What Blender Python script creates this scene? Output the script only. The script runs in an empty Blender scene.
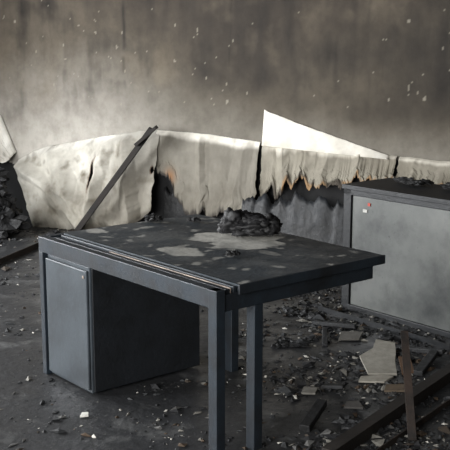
import bpy, math, random
from mathutils import Vector, Matrix, noise
random.seed(7)
scene = bpy.context.scene
scene.view_settings.view_transform = 'Standard'
COL = scene.collection

def lin(c):
    return tuple(((v/255)/12.92 if v/255 <= 0.04045 else ((v/255+0.055)/1.055)**2.4) for v in c)
def mixc(a, b, t):
    t = max(0, min(1, t)); return tuple(a[i]*(1-t)+b[i]*t for i in range(3))
def sst(a, b, x):
    t = max(0, min(1, (x-a)/(b-a))); return t*t*(3-2*t)
def interp(pts, x):
    if x <= pts[0][0]: return pts[0][1]
    for (a, va), (b, vb) in zip(pts, pts[1:]):
        if x <= b: return va+(vb-va)*(x-a)/(b-a)
    return pts[-1][1]
def nz(x, y, z=0.0, o=4):
    return noise.fractal(Vector((x, y, z)), 1.0, 2.0, o)
def ridge(x, y, z=0.0):
    return 1-2*abs(noise.noise(Vector((x, y, z))))

# ---------------------------------------------------------------- materials
def material(name, c1, c2=None, scale=6, rough=0.6, metal=0.0, bump=0.2, bscale=40, attr=False, thr=(0.4, 0.65), speck=None, rough2=None, bdist=0.01, patch=None):
    m = bpy.data.materials.new(name); m.use_nodes = True
    nt = m.node_tree; N = nt.nodes; L = nt.links
    b = N['Principled BSDF']
    tc = N.new('ShaderNodeTexCoord')
    n1 = N.new('ShaderNodeTexNoise'); n1.inputs['Scale'].default_value = scale; n1.inputs['Detail'].default_value = 8; n1.inputs['Roughness'].default_value = 0.65
    L.new(tc.outputs['Object'], n1.inputs['Vector'])
    mr = N.new('ShaderNodeMapRange'); mr.inputs[1].default_value = thr[0]; mr.inputs[2].default_value = thr[1]
    L.new(n1.outputs['Fac'], mr.inputs[0])
    mx = N.new('ShaderNodeMix'); mx.data_type = 'RGBA'
    L.new(mr.outputs[0], mx.inputs[0])
    if attr:
        at = N.new('ShaderNodeVertexColor'); at.layer_name = 'Col'
        dk = N.new('ShaderNodeMix'); dk.data_type = 'RGBA'; dk.blend_type = 'MULTIPLY'; dk.inputs[0].default_value = 1
        L.new(at.outputs['Color'], dk.inputs[6]); dk.inputs[7].default_value = (0.75, 0.74, 0.73, 1)
        L.new(at.outputs['Color'], mx.inputs[6]); L.new(dk.outputs[2], mx.inputs[7])
    else:
        mx.inputs[6].default_value = (*lin(c1), 1); mx.inputs[7].default_value = (*lin(c2 or c1), 1)
    out = mx.outputs[2]
    for sp in (patch, speck):
        if sp:
            col, sc, lo, hi = sp
            n3 = N.new('ShaderNodeTexNoise'); n3.inputs['Scale'].default_value = sc; n3.inputs['Detail'].default_value = 6; n3.inputs['Roughness'].default_value = 0.7
            L.new(tc.outputs['Object'], n3.inputs['Vector'])
            m3 = N.new('ShaderNodeMapRange'); m3.inputs[1].default_value = lo; m3.inputs[2].default_value = hi
            L.new(n3.outputs['Fac'], m3.inputs[0])
            x3 = N.new('ShaderNodeMix'); x3.data_type = 'RGBA'
            L.new(m3.outputs[0], x3.inputs[0]); L.new(out, x3.inputs[6]); x3.inputs[7].default_value = (*lin(col), 1)
            out = x3.outputs[2]
    L.new(out, b.inputs['Base Color'])
    if rough2 is not None:
        r = N.new('ShaderNodeMapRange'); r.inputs[1].default_value = 0.35; r.inputs[2].default_value = 0.65
        r.inputs[3].default_value = rough; r.inputs[4].default_value = rough2
        L.new(n1.outputs['Fac'], r.inputs[0]); L.new(r.outputs[0], b.inputs['Roughness'])
    else:
        b.inputs['Roughness'].default_value = rough
    b.inputs['Metallic'].default_value = metal
    if bump:
        n2 = N.new('ShaderNodeTexNoise'); n2.inputs['Scale'].default_value = bscale; n2.inputs['Detail'].default_value = 6
        L.new(tc.outputs['Object'], n2.inputs['Vector'])
        bp = N.new('ShaderNodeBump'); bp.inputs['Strength'].default_value = bump; bp.inputs['Distance'].default_value = bdist
        L.new(n2.outputs['Fac'], bp.inputs['Height']); L.new(bp.outputs[0], b.inputs['Normal'])
    return m

M_wall = material('sooty_plaster', (0,0,0), attr=True, scale=7, rough=0.85, bump=0.45, bscale=16)
M_paper = material('peeling_wallpaper_mat', (0,0,0), attr=True, scale=5, rough=0.8, bump=0.2, bscale=14)
M_sootwall = material('soot_black_plaster', (78,72,64), (48,44,40), scale=2, rough=0.85)
M_ceil = material('soot_ceiling', (52,48,44), (36,33,30), scale=2, rough=0.9)
M_floor = material('ashy_floor', (54,55,57), (28,29,31), scale=2.0, rough=0.28, rough2=0.66, bump=0.6, bscale=22, thr=(0.36,0.62),
                   patch=((96,97,97),3.3,0.54,0.74), speck=((135,134,130), 42, 0.62, 0.72))
M_desk = material('burnt_blue_grey_paint', (31,40,48), (18,23,29), scale=6, rough=0.42, rough2=0.6, bump=0.15, bscale=60, speck=((84,87,88), 55, 0.68, 0.78), patch=((14,16,18),4,0.5,0.7))
M_desktop = material('ash_covered_desktop', (0,0,0), attr=True, scale=9, rough=0.40, rough2=0.6, bump=0.3, bscale=45)
M_ped = material('pedestal_paint', (56,63,69), (40,46,51), scale=2.5, rough=0.5, bump=0.1, patch=((25,28,32),3,0.48,0.75), speck=((90,92,92),60,0.7,0.8))
M_dark = material('charred_frame_metal', (25,28,32), (15,17,19), scale=6, rough=0.5, bump=0.25)
M_panel = material('grey_panel_paint', (104,106,104), (80,83,82), scale=1.6, rough=0.36, bump=0.06, speck=((45,47,48), 30, 0.64, 0.75), patch=((54,56,57),2.2,0.46,0.73))
M_char = material('charcoal', (20,21,23), (8,8,9), scale=12, rough=0.7, bump=0.8, bscale=35)
M_charg = material('ashy_charcoal', (34,36,39), (12,12,14), scale=9, rough=0.65, bump=0.8, bscale=30, speck=((100,100,98),30,0.6,0.72))
M_rag = material('charred_cloth', (19,19,22), (6,6,7), scale=9, rough=0.65, bump=0.5, bscale=22)
M_rust = material('rusted_steel', (46,35,28), (22,19,17), scale=9, rough=0.8, bump=0.4)
M_beam = material('scorched_beam_metal', (36,30,26), (18,16,15), scale=5, rough=0.7, bump=0.3)
M_scratch = material('bare_scratched_metal', (160,146,134), (62,54,50), scale=9, rough=0.5)
M_debris = material('debris_mat', (0,0,0), attr=True, scale=20, rough=0.8, bump=0.3)
M_frame = material('window_frame_paint', (90,88,84), (50,48,46), scale=4)
M_red = material('red_sticker', (170,60,45), rough=0.6, bump=0)
M_white = material('pale_sticker', (170,170,165), rough=0.6, bump=0)

# ---------------------------------------------------------------- mesh builder
class B:
    def __init__(s): s.v=[]; s.f=[]; s.c=[]
    def add(s, vs, fs, col=None, M=None):
        o=len(s.v)
        for p in vs:
            p=Vector(p); s.v.append(tuple(M@p if M else p)); s.c.append(col or (1,1,1))
        for f in fs: s.f.append(tuple(i+o for i in f))
    def box(s, x0,x1,y0,y1,z0,z1, col=None, M=None):
        s.add([(x0,y0,z0),(x1,y0,z0),(x1,y1,z0),(x0,y1,z0),(x0,y0,z1),(x1,y0,z1),(x1,y1,z1),(x0,y1,z1)],
              [(3,2,1,0),(4,5,6,7),(0,1,5,4),(1,2,6,5),(2,3,7,6),(3,0,4,7)], col, M)
    def obj(s, name, mat, parent=None, bevel=0, smooth=False, attr=False):
        me=bpy.data.meshes.new(name); me.from_pydata(s.v,[],s.f); me.update()
        if attr:
            a=me.color_attributes.new('Col','FLOAT_COLOR','POINT')
            for i,c in enumerate(s.c): a.data[i].color=(*c,1)
        o=bpy.data.objects.new(name,me); COL.objects.link(o); me.materials.append(mat)
        if parent: o.parent=parent
        if smooth:
            for p in me.polygons: p.use_smooth=True
        if bevel:
            m=o.modifiers.new('bev','BEVEL'); m.width=bevel; m.segments=2; m.limit_method='ANGLE'
        return o
def empty(name, loc, rz=0):
    e=bpy.data.objects.new(name,None); COL.objects.link(e); e.location=loc; e.rotation_euler=(0,0,rz); e.empty_display_size=0.1
    return e
def pbox(name, mat, parent, *a, bevel=0.003):
    b=B(); b.box(*a); return b.obj(name,mat,parent,bevel)
def bar_between(b, p0, p1, w, h, col=None, prof='L'):
    p0=Vector(p0); p1=Vector(p1); d=p1-p0; L=d.length
    q=d.to_track_quat('X','Z'); M=Matrix.Translation(p0)@q.to_matrix().to_4x4()
    if prof=='L':
        b.box(0,L,-w/2,w/2,0,0.006,col,M); b.box(0,L,-w/2,-w/2+0.006,0.006,h,col,M)
    elif prof=='U':
        b.box(0,L,-w/2,w/2,h-0.008,h,col,M); b.box(0,L,-w/2,-w/2+0.008,0,h-0.008,col,M); b.box(0,L,w/2-0.008,w/2,0,h-0.008,col,M)
    else:
        b.box(0,L,-w/2,w/2,0,h,col,M)

# ---------------------------------------------------------------- room frame: s along back wall, t out of it
C0=Vector((-2.1,9.525,0)); W=Vector((0.8944,-0.4472,0)); NN=Vector((-0.4472,-0.8944,0))
def P(s,t,z): return C0+W*s+NN*t+Vector((0,0,z))
LS=-0.6; RS=7.6; RT=9.6; RH=3.0
ROOM=Matrix(((W.x,NN.x,0,C0.x),(W.y,NN.y,0,C0.y),(0,0,1,0),(0,0,0,1)))

edge=[(-0.6,0.72),(0,0.56),(0.10,0.61),(0.25,0.69),(0.43,0.74),(1.0,0.85),(1.57,0.945),(2.1,0.935),(2.72,0.88),(3.9,0.82),(4.35,0.80),(7.6,0.82)]
FL=[(random.uniform(-0.4,5.0),random.uniform(1.15,2.35),random.uniform(0.003,0.0065) if random.random()<0.88 else random.uniform(0.008,0.011),random.uniform(0.5,2.2)) for _ in range(210)]
cells={}
for f in FL:
    for di in (-1,0,1):
        for dj in (-1,0,1):
            cells.setdefault((int(f[0]*10)+di,int(f[1]*10)+dj),[]).append(f)
def wall_col(s,z):
    n=nz(s*1.3,z*1.3,1.0); n2=nz(s*5,z*2.2,5.0); n3=nz(s*0.6,z*0.7,9); st=nz(s*9,z*0.5,15)
    be=interp(edge,s)
    d=z-be
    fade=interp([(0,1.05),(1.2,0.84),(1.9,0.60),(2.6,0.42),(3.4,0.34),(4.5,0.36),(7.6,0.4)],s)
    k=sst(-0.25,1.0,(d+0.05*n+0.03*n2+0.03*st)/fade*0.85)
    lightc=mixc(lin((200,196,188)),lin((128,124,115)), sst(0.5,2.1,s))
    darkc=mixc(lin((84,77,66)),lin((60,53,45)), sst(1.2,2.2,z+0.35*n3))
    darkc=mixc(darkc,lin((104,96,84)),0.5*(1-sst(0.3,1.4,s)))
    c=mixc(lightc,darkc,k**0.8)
    pl=math.exp(-((s-2.55)/0.42)**2)*sst(1.02,1.5,z)
    c=mixc(c,lin((40,35,30)),0.55*pl)
    blot=nz(s*1.8,z*1.6,77); bl2=nz(s*6,z*6,41)
    c=mixc(c,lin((34,30,26)),max(0,(0.40*n2+0.35*st+0.7*blot+0.25*bl2))*sst(0.1,0.6,d))
    c=mixc(c,lin((118,108,92)),max(0,-0.55*blot-0.12*st-0.2*bl2-0.05)*sst(0.15,0.6,d))
    rp=sst(3.1,3.9,s+0.2*n)*sst(0.97,1.2,z)*(1-sst(1.5,2.1,z))
    c=mixc(c,lin((44,39,33)),0.6*rp)
    # uneven drips and a few seams
    for ss,w,z0,dd in ((1.31,0.018,1.30,0.85),(2.40,0.009,1.0,0.4),(0.46,0.009,1.3,0.2),(3.66,0.014,1.2,0.35),(1.92,0.02,1.5,0.3),(2.95,0.012,1.5,0.3),(0.9,0.03,1.6,0.25),(3.3,0.03,1.3,0.3)):
        gap=sst(-0.25,0.15,nz(ss*7,z*2.5,50))
        g=math.exp(-((s-ss-0.03*nz(z*1.5,ss*3,8)-0.01*n2)/w)**2)*sst(z0,z0+0.3,z+0.3*n)*gap
        c=mixc(c,lin((28,25,21)),dd*g)
    for (fs,fz,fr,fa) in cells.get((int(s*10),int(z*10)),()):
        if ((s-fs)/fr)**2+((z-fz)/(fr*fa))**2<1.0: c=mixc(c,lin((160,154,140)),0.6)
    if z<be-0.02:
        c=mixc(lin((30,31,33)),lin((16,16,17)),0.5+n)
    return c
b=B(); ds=0.0125; s_0=LS; ns=int((5.2-LS)/ds); nzv=int(2.4/ds)
for j in range(nzv+1):
    for i in range(ns+1):
        s=s_0+i*ds; z=j*ds
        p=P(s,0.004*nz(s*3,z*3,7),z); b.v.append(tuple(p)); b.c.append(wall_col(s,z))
for j in range(nzv):
    for i in range(ns):
        a=j*(ns+1)+i; b.f.append((a,a+1,a+ns+2,a+ns+1))
dk=lin((60,54,46)); se=s_0+ns*ds
b.box(se,RS,-0.15,0.0,0,RH,dk,ROOM); b.box(LS,se,-0.15,-0.01,0,RH,dk,ROOM); b.box(LS,se,-0.012,0.0,2.4,RH,dk,ROOM)
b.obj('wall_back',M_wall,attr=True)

b=B(); a0=LS-0.2
wins=[(2.2,4.2),(4.9,7.3)]; z0w,z1w=0.95,2.55
b.box(a0,LS,0,RT,0,z0w,None,ROOM); b.box(a0,LS,0,RT,z1w,RH,None,ROOM)
pr=0
for a,c in wins: b.box(a0,LS,pr,a,z0w,z1w,None,ROOM); pr=c
b.box(a0,LS,pr,RT,z0w,z1w,None,ROOM)
b.obj('wall_left',M_sootwall)
for k,(a,c) in enumerate(wins):
    b=B(); m=(a+c)/2
    for q0,q1 in ((a,a+.06),(m-.03,m+.03),(c-.06,c)): b.box(LS-0.13,LS-0.07,q0,q1,z0w,z1w,None,ROOM)
    for q0,q1 in ((z0w,z0w+.06),(z1w-.06,z1w),(2.05,2.1)): b.box(LS-0.13,LS-0.07,a,c,q0,q1,None,ROOM)
    b.obj('window_%d'%(k+1),M_frame)
b=B(); b.box(RS,RS+0.2,0,RT,0,RH,None,ROOM); b.obj('wall_right',M_sootwall)
b=B(); b.box(a0,RS+0.2,-0.15,RT,RH,RH+0.15,None,ROOM); b.obj('ceiling',M_ceil)
b=B(); b.box(a0,RS+0.2,-0.15,RT,-0.15,0,None,ROOM); b.obj('floor',M_floor)

# ---------------------------------------------------------------- wallpaper sheets
def tri(x):
    x=x%1.0; return 1-abs(2*x-1)
def fold_line(s,z,fl):
    o=0
    for (s0,z0,ang,w,h) in fl:
        dd=(s-s0)*math.cos(ang)+(z-z0)*math.sin(ang)
        o+=h*max(0,1-abs(dd)/w)
    return o
def sheet(name, s0,s1, top, bot, bulge, colf, shift=0.0, n=150, m=50, fold=0.03, ragged=0.03, seed=0, pw=1.3, base=0.012, holes=(), crease=0.015, crumple=0.008, folds=(), rag2=0.0):
    b=B()
    for j in range(m+1):
        t=j/m
        for i in range(n+1):
            s=s0+(s1-s0)*i/n
            zt=interp(top,s)+0.006*nz(s*6,seed); zb=interp(bot,s)+ragged*(nz(s*7,seed,2)+0.5*nz(s*30,seed,6))*1.3+rag2*(tri(s*8+nz(s*3,seed))-0.5)
            z=zt+(zb-zt)*t
            off=base+interp(bulge,s)*t**pw + 0.02*sst(0,0.08,t)
            off+=fold*t*(0.5+nz(s*1.4+t*0.5,t*0.9+seed,seed,1))
            off+=crease*sst(0,0.3,t)*tri(s*2.3+0.5*t)
            off+=sst(0,0.1,t)*fold_line(s,z,folds)
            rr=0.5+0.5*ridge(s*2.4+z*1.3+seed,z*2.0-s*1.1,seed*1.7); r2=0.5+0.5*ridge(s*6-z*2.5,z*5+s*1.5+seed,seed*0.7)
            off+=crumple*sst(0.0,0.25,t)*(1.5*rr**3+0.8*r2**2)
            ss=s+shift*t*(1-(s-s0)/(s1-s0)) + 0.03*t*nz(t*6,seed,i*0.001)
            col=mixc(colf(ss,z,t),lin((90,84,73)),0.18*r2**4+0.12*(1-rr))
            for (hs,hz,hr,ha) in holes:
                q=math.sqrt(((ss-hs)/hr)**2+((z-hz)/ha)**2)+0.5*nz(ss*12,z*12,seed)
                if q<1.45: col=mixc(col,lin((86,58,36)),0.8*(1-sst(1.0,1.45,q)))
            b.v.append(tuple(P(ss,max(0.008,off),max(0.004,z)))); b.c.append(col)
    def inhole(s,z):
        for (hs,hz,hr,ha) in holes:
            if math.sqrt(((s-hs)/hr)**2+((z-hz)/ha)**2)+0.5*nz(s*12,z*12,seed)<1.0: return True
        return False
    for j in range(m):
        for i in range(n):
            a=j*(n+1)+i
            p=Vector(b.v[a])-C0
            if holes and inhole(p.dot(W),p.z): continue
            b.f.append((a,a+1,a+n+2,a+n+1))
    o=b.obj(name,M_paper,smooth=True,attr=True)
    sm=o.modifiers.new('sol','SOLIDIFY'); sm.thickness=0.003
    return o
top=[(x,y+0.005) for x,y in edge]
def c1(s,z,t):
    n=nz(s*2,z*2,3); n2=nz(s*9,z*9,4)
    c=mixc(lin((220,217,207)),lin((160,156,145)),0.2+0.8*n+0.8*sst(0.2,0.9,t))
    c=mixc(c,lin((250,248,240)),0.85*(1-sst(0.02,0.10,t+0.04*n)))  # highlight on the curled top rim, painted into the colour
    c=mixc(c,lin((106,97,80)),max(0,n2-0.10)*1.0)
    c=mixc(c,lin((104,99,88)),0.65*sst(1.15,1.45,s+0.1*n+0.1*t))
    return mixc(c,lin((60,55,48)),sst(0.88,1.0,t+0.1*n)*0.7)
def c2(s,z,t):
    n=nz(s*2.5,z*2.5,13); n2=nz(s*9,z*6,4)
    c=mixc(lin((238,234,223)),lin((134,130,120)),sst(0.05,0.13,t+0.03*n))  # pale top band is the edge highlight painted into the paper
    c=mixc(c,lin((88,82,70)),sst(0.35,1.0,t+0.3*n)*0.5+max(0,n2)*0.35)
    o=math.exp(-((s-1.83)/0.05)**2-((z-0.54)/0.07)**2)
    c=mixc(c,lin((140,98,60)),o*0.9)
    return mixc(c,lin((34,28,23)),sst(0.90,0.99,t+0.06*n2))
def c3(s,z,t):
    n=nz(s*2.5,z*2.5,33); n2=nz(s*9,z*6,4)
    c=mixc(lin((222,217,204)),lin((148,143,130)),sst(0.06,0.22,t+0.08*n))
    c=mixc(c,lin((96,89,75)),max(0,n+0.1)*0.9)
    bz=sst(-0.1,0.1,noise.noise(Vector((s*6,z*5,3))))
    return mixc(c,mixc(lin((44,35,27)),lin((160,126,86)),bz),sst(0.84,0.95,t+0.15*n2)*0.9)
sheet('peeling_wallpaper',0.04,1.70,top,[(0,0.0),(0.9,0.0),(1.3,0.03),(1.5,0.1),(1.70,0.24)],[(0,0.24),(1.2,0.16),(1.7,0.07)],c1,shift=0.44,fold=0.10,ragged=0.02,seed=1,pw=0.8,holes=((1.05,0.54,0.03,0.12),(1.67,0.60,0.02,0.03)),crease=0.03,crumple=0.016,
      folds=((0.62,0.4,0.5,0.16,0.07),(0.98,0.4,-0.35,0.10,0.05),(1.38,0.5,0.15,0.12,0.06),(0.3,0.4,0.9,0.12,0.05),(0.8,0.25,1.2,0.08,0.04)),n=200,m=90)
sheet('peeling_wallpaper.001',1.66,2.70,top,[(1.66,0.66),(1.70,0.56),(1.74,0.52),(1.80,0.50),(1.86,0.46),(1.90,0.36),(1.96,0.22),(2.3,0.20),(2.38,0.27),(2.44,0.2),(2.55,0.2),(2.7,0.3)],[(1.6,0.03),(2.7,0.07)],c2,fold=0.03,ragged=0.07,seed=5,crease=0.012,
      folds=((2.14,0.5,0.05,0.05,0.03),(2.5,0.5,-0.2,0.09,0.03)),n=180,m=70,rag2=0.03)
sheet('peeling_wallpaper.002',2.73,3.93,top,[(2.73,0.36),(2.78,0.43),(2.84,0.50),(2.88,0.47),(2.93,0.50),(3.00,0.59),(3.04,0.50),(3.07,0.55),(3.14,0.59),(3.2,0.52),(3.26,0.50),(3.32,0.60),(3.38,0.55),(3.5,0.6),(3.93,0.62)],[(2.7,0.05),(3.3,0.04),(3.93,0.06)],c3,fold=0.03,ragged=0.09,seed=9,n=300,m=60,crease=0.01,
      folds=((2.95,0.6,0.1,0.06,0.03),(3.3,0.6,-0.25,0.08,0.03),(3.65,0.7,0.3,0.07,0.025)),rag2=0.03)
sheet('peeling_wallpaper.003',3.95,4.9,top,[(3.95,0.62),(4.9,0.56)],[(3.9,0.05),(4.9,0.08)],c3,fold=0.05,ragged=0.04,seed=14,rag2=0.03)
def cl(s,z,t): return mixc(lin((246,244,236)),lin((200,196,186)),0.3+nz(s*3,z*3))
sheet('peeling_wallpaper.004',-0.45,0.02,[(-0.45,1.18),(-0.15,1.02),(0.02,0.66)],[(-0.45,0.5),(-0.15,0.58),(0.02,0.58)],[(-0.5,0.10),(0,0.07)],cl,fold=0.06,ragged=0.02,seed=21,n=50,m=40,folds=((-0.2,0.8,0.4,0.1,0.06),))
b=B(); n=60; m=24
for j in range(m+1):
    for i in range(n+1):
        s=2.735+1.13*i/n; zt=1.17+(0.825-1.17)*((s-2.735)/1.13)**0.93+0.006*nz(s*8,1); zb=interp(edge,s)-0.02
        t=j/m; z=zt+(zb-zt)*t
        b.v.append(tuple(P(s,0.010+0.05*t+0.008*(nz(s*3,z*3,3)+0.5),z)))
        b.c.append(mixc(lin((246,243,234)),lin((214,209,195)),0.3+nz(s*3,z*3,8)+sst(0.7,1,t)*0.3))
for j in range(m):
    for i in range(n):
        a=j*(n+1)+i; b.f.append((a,a+1,a+n+2,a+n+1))
o=b.obj('wallpaper_flap',M_paper,smooth=True,attr=True); sm=o.modifiers.new('s','SOLIDIFY'); sm.thickness=0.002

def jag(name,s0,s1,zt,amp,t0,t1,mat,seed):
    b=B(); n=90
    for i in range(n+1):
        s=s0+(s1-s0)*i/n
        top_=zt+amp*(nz(s*4,seed)+0.6*nz(s*22,seed))+0.06*(tri(s*5.3+nz(s*2,4))-0.5)
        for j in range(9):
            q=j/8; r=0.03*nz(s*1.6,q*3,seed,2)+0.006*nz(s*9,q*12,seed)
            b.v.append(tuple(P(s,t0+(t1-t0)*q+r,top_+(0.0-top_)*q)))
    for i in range(n):
        for j in range(8):
            a=i*9+j; b.f.append((a,a+1,a+10,a+9))
    o=b.obj(name,mat,smooth=True); sm=o.modifiers.new('s','SOLIDIFY'); sm.thickness=0.006
M_skirt=material('charred_board_mat',(34,37,41),(13,14,16),scale=7,rough=0.55,bump=0.9,bscale=16,speck=((70,73,76),26,0.6,0.72))
jag('charred_board',2.62,4.3,0.44,0.09,0.20,0.30,M_skirt,3)
jag('charred_board.001',1.74,2.0,0.42,0.12,0.03,0.06,M_char,8)

# ---------------------------------------------------------------- chunk helper
def blob(b, c, r, seed, sq=(1,1,1), amp=0.45, sub=3, col=None, ridgek=0.0):
    import bmesh
    bm=bmesh.new(); bmesh.ops.create_icosphere(bm,subdivisions=sub,radius=1)
    vs=[];fs=[]
    for v in bm.verts:
        p=v.co.normalized(); k=1+amp*nz(p.x*1.6+seed,p.y*1.6,p.z*1.6,5)+0.25*amp*nz(p.x*6,p.y*6+seed,p.z*6)
        if ridgek: k+=ridgek*(1-2*abs(noise.noise(Vector((p.x*2.2+seed,p.y*3,p.z*2.5)))))-ridgek*0.5
        vs.append((c[0]+p.x*r*k*sq[0],c[1]+p.y*r*k*sq[1],max(c[2]-r*sq[2]*0.75,c[2]+p.z*r*k*sq[2])))
    for f in bm.faces: fs.append(tuple(v.index for v in f.verts))
    bm.free(); b.add(vs,fs,col)

# ---------------------------------------------------------------- main desk
AZ=math.atan2(-0.772,0.636)
desk=empty('metal_desk',(-0.971,4.853,0),AZ)
b=B(); X0,X1,Y0,Y1,ZT=0.05,1.475,0.125,1.005,0.755
nx,ny=180,115
ash=lin((206,205,198)); bc=lin((50,57,63)); bc2=lin((36,42,47))
def desk_col(x,y):
    n=nz(x*2,y*2,1); n2=nz(x*12,y*12,2)
    c=mixc(bc,bc2,0.5+n)
    def patch(cx,cy,rx,ry,a,rot=0.0):
        dx,dy=x-cx,y-cy
        dx,dy=dx*math.cos(rot)+dy*math.sin(rot),-dx*math.sin(rot)+dy*math.cos(rot)
        d=math.sqrt((dx/rx)**2+(dy/ry)**2)+0.25*n2+0.3*nz(x*4,y*4,7)
        return a*(1-sst(0.94,1.04,d))
    k=max(patch(0.70,0.74,0.15,0.26,0.80,-0.6),patch(0.86,0.68,0.15,0.17,0.72,-0.6),patch(0.80,0.32,0.12,0.085,0.6),patch(0.13,0.27,0.06,0.045,0.55),
          patch(1.10,0.62,0.07,0.03,0.25))
    k*=0.88+0.6*max(-0.35,min(0.2,nz(x*8,y*8,9)))
    k=max(k,0.35*sst(0.42,0.55,n2),0.06*sst(0.0,0.4,nz(x*3,y*3,31)))
    return mixc(c,ash,k)
for j in range(ny+1):
    for i in range(nx+1):
        x=X0+(X1-X0)*i/nx; y=Y0+(Y1-Y0)*j/ny
        b.v.append((x,y,ZT+0.003*nz(x*3,y*3,4))); b.c.append(desk_col(x,y))
for j in range(ny):
    for i in range(nx):
        a=j*(nx+1)+i; b.f.append((a,a+1,a+nx+2,a+nx+1))
b.box(X0,X1,Y0,Y1,0.722,ZT-0.003,bc)
b.obj('desktop',M_desktop,desk,attr=True)
pbox('front_rail',M_desk,desk,0.0,1.47,0.0,0.045,0.665,0.745)
pbox('front_tray',M_dark,desk,0.045,1.44,0.045,0.125,0.70,0.715)
pbox('slide_strip',M_desk,desk,0.06,1.46,0.058,0.082,0.715,0.741)
pbox('slide_strip_edge',M_scratch,desk,0.55,1.46,0.083,0.087,0.715,0.744,bevel=0.001)
pbox('slide_strip_inner',M_desk,desk,0.06,1.46,0.100,0.118,0.715,0.747)
pbox('left_rail',M_desk,desk,0.0,0.045,0.045,0.98,0.665,0.745)
pbox('end_beam',M_desk,desk,1.43,1.47,0.045,0.94,0.65,0.722)
pbox('back_rail',M_dark,desk,0.045,1.43,0.90,0.94,0.65,0.722)
pbox('edge_lip',M_desk,desk,1.475,1.487,0.11,1.005,0.715,0.757)
pbox('leg_1',M_desk,desk,0.0,0.04,0.0,0.04,0.0,0.665)
pbox('leg_2',M_desk,desk,1.42,1.475,-0.002,0.045,0.0,0.745)
pbox('leg_3',M_desk,desk,1.415,1.468,0.21,0.258,0.0,0.65)
pbox('leg_4',M_desk,desk,0.575,0.635,0.78,0.83,0.0,0.65)
pbox('leg_support_rail',M_dark,desk,0.58,0.63,0.045,0.90,0.65,0.70)
pbox('pedestal_body',M_ped,desk,0.055,0.465,0.02,0.70,0.012,0.66,bevel=0.006)
pbox('pedestal_door',M_ped,desk,0.06,0.46,0.004,0.019,0.03,0.64,bevel=0.005)
pbox('pedestal_shaded_side',M_dark,desk,0.466,0.476,0.03,0.69,0.02,0.65)  # dark sheet puts shade into the colour of the pedestal's kneehole side
pbox('pedestal_lock',M_scratch,desk,0.43,0.445,-0.002,0.004,0.60,0.615)

b=B()
R=random.Random(3)
blob(b,(-0.01,0,0.05),0.085,44,(1.6,0.9,0.68),0.45,4,ridgek=0.3)
blob(b,(-0.085,-0.01,0.068),0.06,12,(1.1,0.9,1.05),0.45,4,ridgek=0.3)
blob(b,(-0.03,0.0,0.08),0.045,31,(1.3,0.9,0.9),0.4,4,ridgek=0.3)
blob(b,(0.09,-0.02,0.055),0.056,71,(1.1,0.9,1.0),0.45,4,ridgek=0.3)
blob(b,(0.03,-0.03,0.06),0.055,23,(1.4,0.8,0.8),0.45,4,ridgek=0.3)
o=b.obj('charred_rag_bundle',M_rag,smooth=True)
o.location=(0.128,4.80,0.757)
for nm,lx,ly,r in (('charred_lump',0.09,0.66,0.032),('charred_lump.001',1.05,0.43,0.022),('charred_lump.002',0.25,0.82,0.022)):
    b=B(); blob(b,(0,0,r*0.5),r,lx*9,(1.3,0.9,0.6),0.8); blob(b,(r,0.01,r*0.4),r*0.7,ly*9,(1,1,0.7),0.8)
    o=b.obj(nm,M_char); p=desk.location+Matrix.Rotation(AZ,3,'Z')@Vector((lx,ly,0)); o.location=(p.x,p.y,0.76)

# ---------------------------------------------------------------- second desk (right)
d2=empty('metal_desk.001',(0.775,6.15,0),AZ)
H2=0.83; L2=1.55; D2=0.46
pbox('desktop',M_dark,d2,-0.01,L2,-0.01,D2,H2-0.03,H2)
pbox('front_rail',M_dark,d2,0.0,L2,0.0,0.03,H2-0.065,H2-0.03)
pbox('leg_1',M_dark,d2,0.0,0.065,0.0,0.05,0,H2-0.03)
pbox('leg_2',M_dark,d2,0.0,0.05,D2-0.06,D2-0.01,0,H2-0.03)
pbox('leg_3',M_dark,d2,L2-0.05,L2,0.0,0.05,0,H2-0.03)
pbox('leg_4',M_dark,d2,L2-0.05,L2,D2-0.06,D2-0.01,0,H2-0.03)
pbox('front_panel',M_panel,d2,0.07,L2-0.055,0.012,0.03,0.035,H2-0.068)
pbox('side_panel',M_dark,d2,0.012,0.03,0.05,D2-0.06,0.05,H2-0.03)
pbox('back_panel',M_dark,d2,0.06,L2-0.055,D2-0.05,D2-0.04,0.05,H2-0.03)
pbox('bottom_rail',M_dark,d2,0.06,L2-0.055,-0.005,0.04,0.0,0.035)
pbox('sticker_red',M_red,d2,0.205,0.225,0.006,0.012,H2-0.12,H2-0.10,bevel=0)
pbox('sticker_pale',M_white,d2,0.165,0.20,0.006,0.012,H2-0.165,H2-0.145,bevel=0)
b=B()
for k in range(8):
    blob(b,(R.uniform(-0.35,0.45),R.uniform(-0.08,0.08),0.012),R.uniform(0.02,0.045),k*5.3,(1.6,1,0.5),0.8)
o=b.obj('burnt_debris_heap',M_char,smooth=False); p=d2.location+Matrix.Rotation(AZ,3,'Z')@Vector((0.55,0.26,0)); o.location=(p.x,p.y,H2+0.012); o.rotation_euler=(0,0,AZ)

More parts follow.
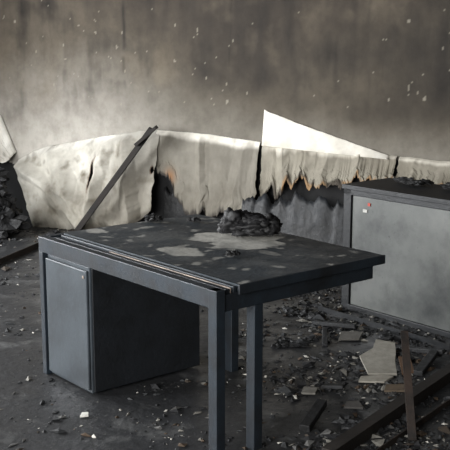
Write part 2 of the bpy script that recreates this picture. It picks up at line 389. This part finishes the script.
# ---------------------------------------------------------------- beams and bars
b=B(); bar_between(b,(-1.36,8.62,0.0),(-0.64,8.58,0.965),0.09,0.05,prof='U')
bar_between(b,(-0.79,8.52,0.83),(-0.60,8.51,0.99),0.13,0.03,prof='B')
b.obj('fallen_metal_beam',M_beam,bevel=0.003)
b=B(); bar_between(b,(-1.98,6.85,0.0),(-1.57,8.25,0.0),0.06,0.05); b.obj('floor_metal_strip',M_rust)
b=B(); bar_between(b,(0.43,3.74,0.0),(1.42,5.10,0.0),0.06,0.06,prof='U'); b.obj('angle_iron',M_beam)
b=B(); bar_between(b,(0.55,3.70,0.0),(1.35,4.75,0.0),0.03,0.03); b.obj('angle_iron.001',M_rust)
b=B(); bar_between(b,(0.825,3.95,0.0),(0.86,4.40,0.36),0.035,0.02,prof='U'); b.obj('rusty_post',M_rust)
b=B(); bar_between(b,(0.63,6.08,0.0),(1.50,5.00,0.0),0.05,0.035); b.obj('angle_iron.002',M_dark)
for k,(p0,p1,w,h) in enumerate((((0.36,4.06,0.0),(0.46,4.27,0.045),0.05,0.035),((1.02,4.80,0.0),(1.18,5.12,0.02),0.05,0.03),((0.50,4.62,0.0),(0.60,4.56,0.02),0.03,0.02),
        ((1.04,5.22,0.0),(1.22,5.08,0.03),0.04,0.025),((0.55,5.75,0.0),(0.80,5.60,0.02),0.035,0.025),((0.58,5.30,0.0),(0.60,5.52,0.03),0.03,0.02))):
    b=B(); bar_between(b,p0,p1,w,h,prof='B'); b.obj('charred_plank'+('' if k==0 else '.%03d'%k),M_charg if k else M_char,bevel=0.004)

def shard(name,c,pts,col,th=0.008,tilt=0.05,rot=0):
    b=B(); n=len(pts); vs=[(x,y,0) for x,y in pts]+[(x,y,th) for x,y in pts]
    fs=[tuple(range(n-1,-1,-1)),tuple(range(n,2*n))]+[(i,(i+1)%n,(i+1)%n+n,i+n) for i in range(n)]
    b.add(vs,fs,lin(col)); o=b.obj(name,M_debris,attr=True,bevel=0.001)
    r=max(math.hypot(*p) for p in pts); o.location=(c[0],c[1],0.004+r*tilt); o.rotation_euler=(tilt,-tilt*0.5,rot)
shard('plaster_fragment',(0.855,5.00),[(-0.10,-0.20),(0.05,-0.22),(0.07,-0.05),(0.10,0.10),(0.12,0.24),(0.02,0.30),(-0.02,0.16),(-0.11,0.05)],(150,147,138),0.012,0.05)
shard('plaster_fragment.001',(0.78,4.73),[(-0.09,-0.04),(0.04,-0.06),(0.10,0.01),(0.03,0.03),(-0.07,0.02)],(160,156,146),0.01,0.06)
shard('plaster_fragment.002',(0.965,4.90),[(-0.03,-0.10),(0.04,-0.08),(0.05,0.09),(-0.01,0.12)],(86,64,46),0.01,0.1)
shard('plaster_fragment.003',(-0.66,4.24),[(-0.02,-0.02),(0.02,-0.015),(0.015,0.02),(-0.015,0.02)],(205,205,198),0.008,0.1)
shard('plaster_fragment.004',(0.86,4.58),[(-0.06,-0.03),(0.05,-0.04),(0.06,0.03),(-0.04,0.04)],(92,80,66),0.01,0.1)
shard('plaster_fragment.005',(0.42,4.55),[(-0.04,-0.03),(0.03,-0.04),(0.05,0.02),(-0.02,0.04)],(118,116,110),0.01,0.1)
shard('plaster_fragment.006',(0.62,4.35),[(-0.05,-0.02),(0.04,-0.04),(0.03,0.03),(-0.03,0.03)],(70,68,66),0.01,0.15)
shard('plaster_fragment.007',(0.74,5.45),[(-0.07,-0.05),(0.05,-0.06),(0.09,0.05),(-0.04,0.07)],(90,88,84),0.01,0.08)

def pile(name,pts,seed,mat=M_char):
    b=B(); R=random.Random(seed)
    for (s,t,z,r,cnt,spread) in pts:
        for k in range(cnt):
            rr=r*R.uniform(0.5,1.1)
            q=P(s+R.uniform(-spread,spread),t+R.uniform(-spread,spread)*0.4,0)
            blob(b,(q.x,q.y,rr*0.5+z*R.random()),rr,R.uniform(0,90),(1.2,1.0,0.7),0.9,sub=2)
    return b.obj(name,mat)
pile('charred_rubble_heap',[(1.9,0.30,0.06,0.07,14,0.20),(2.3,0.36,0.05,0.06,16,0.28)],4)
pile('charred_rubble_heap.001',[(3.1,0.6,0.03,0.05,18,0.4)],5,M_charg)
pile('charred_rubble_heap.002',[(1.15,0.66,0.02,0.04,10,0.3)],8)
b=B(); R=random.Random(6)
for k in range(38):
    h=R.random(); a=R.uniform(0,6.28); rad=(1-h)*0.15+0.02
    q=P(0.42+rad*math.cos(a)*1.0-0.03*h,0.86+rad*math.sin(a)*0.7,0); rr=R.uniform(0.045,0.085)*(1.15-0.3*h)
    blob(b,(q.x,q.y,rr*0.55+h*0.54),rr,R.uniform(0,90),(R.uniform(0.8,1.7),1.0,R.uniform(0.6,1.2)),0.9,sub=3,ridgek=0.25)
bar_between(b,P(0.32,0.95,0.02),P(0.42,0.80,0.68),0.03,0.02,prof='B')
bar_between(b,P(0.62,0.95,0.02),P(0.38,0.84,0.50),0.03,0.02,prof='B')
b.obj('charred_debris_pile',M_char)
pile('charred_rubble_heap.003',[(0.50,1.32,0.03,0.05,16,0.15)],16,M_charg)
b=B(); bar_between(b,P(0.20,1.72,0.0),P(0.58,1.58,0.04),0.04,0.03,prof='B'); b.obj('broken_slat',M_rust)
b=B(); bar_between(b,P(0.20,0.45,0.0),P(-0.22,0.14,0.90),0.025,0.025,prof='B'); b.obj('broken_slat.001',M_beam)
for gi,(cx,cy) in enumerate([(1.18,4.42),(0.50,5.97),(0.36,5.35),(1.0,5.45),(0.62,4.10)]):
    b=B(); R=random.Random(26+gi)
    for k in range(12):
        x=cx+R.uniform(-.08,.08); y=cy+R.uniform(-.08,.08); rr=R.uniform(0.012,0.034)
        blob(b,(x,y,rr*0.45),rr,R.uniform(0,90),(R.uniform(0.8,1.8),1,0.6),0.9,sub=2)
    b.obj('charred_clump'+('' if gi==0 else '.%03d'%gi),M_charg)

# ---------------------------------------------------------------- small debris (one object)
b=B(); R=random.Random(11)
pal=[(24,25,28)]*12+[(42,44,46)]*9+[(76,76,75)]*4+[(120,118,112)]*3+[(70,56,42)]*2+[(54,46,38)]
cnt=0
dc=Vector((-0.971,4.853)); ru=Vector((0.636,-0.772)); rv=Vector((0.772,0.636))
base=[Vector(v) for v in ((1,0,0),(-1,0,0),(0,1,0),(0,-1,0),(0,0,1),(0,0,-1))]
of=[(0,2,4),(2,1,4),(1,3,4),(3,0,4),(2,0,5),(1,2,5),(3,1,5),(0,3,5)]
while cnt<11500:
    y=R.uniform(3.4,9.2); x=R.uniform(-0.27,0.30)*y
    q=Vector((x,y))-dc; lx=q.dot(ru); ly=q.dot(rv)
    if -0.02<lx<0.5 and -0.02<ly<0.72: continue
    wd=(8.475-0.5*x-y)*0.894
    if wd<0.12: continue
    dens=0.12+0.85*sst(0.0,0.8,x)*(1-0.3*sst(6,8,y))+0.5*(1-sst(0.2,1.2,wd))
    dens*=0.15+2.3*max(0,nz(x*2.2,y*2.2,4)+0.20)
    if R.random()>dens: continue
    pale=R.random()<0.06
    sz=0.0035+0.018*R.random()**4+(0.03*R.random() if R.random()<0.025 else 0)
    if pale: sz=0.0025+0.012*R.random()**2.6
    M=Matrix.Translation((x,y,sz*0.25))@Matrix.Rotation(R.uniform(0,6.28),4,'Z')@Matrix.Rotation(R.uniform(-.5,.5),4,'X')@Matrix.Scale(R.uniform(1,2.4),4,(1,0,0))
    hs=R.uniform(0.3,0.9)
    vs=[(v.x*sz*R.uniform(.5,1.2)+R.uniform(-.3,.3)*sz,v.y*sz*R.uniform(.5,1.2)+R.uniform(-.3,.3)*sz,v.z*sz*hs*R.uniform(.5,1.1)) for v in base]
    b.add(vs,of,lin((200,198,190) if pale else R.choice(pal)),M)
    cnt+=1
b.obj('scattered_floor_debris',M_debris,attr=True)

# ---------------------------------------------------------------- lights
def area(name,loc,target,sx,sy,e,col=(1,1,1)):
    l=bpy.data.lights.new(name,'AREA'); l.shape='RECTANGLE'; l.size=sx; l.size_y=sy; l.energy=e; l.color=col
    o=bpy.data.objects.new(name,l); COL.objects.link(o); o.location=loc
    o.rotation_euler=(Vector(target)-Vector(loc)).to_track_quat('-Z','Z').to_euler(); return o
area('window_daylight_1',P(LS-0.25,3.2,1.75),P(3,2.2,1.0),2.0,1.6,400,(0.98,0.99,1))
area('window_daylight_2',P(LS-0.25,6.1,1.75),P(3,4.0,1.0),2.4,1.6,310,(0.98,0.99,1))
area('rear_fill_light',P(3.4,9.4,1.9),P(2.6,0,1.1),4.0,2.0,520,(1,0.985,0.96))  # frontal fill added behind the camera to lift the wall; no doorway there
w=bpy.data.worlds.new('World'); scene.world=w; w.use_nodes=True
w.node_tree.nodes['Background'].inputs[0].default_value=(0.94,0.97,1,1); w.node_tree.nodes['Background'].inputs[1].default_value=1.25

cam=bpy.data.cameras.new('camera'); co=bpy.data.objects.new('camera',cam); COL.objects.link(co)
co.location=(0,0,1.72); co.rotation_euler=(math.radians(90-10.7),0,0); cam.lens=953/450*36; cam.sensor_width=36
scene.camera=co
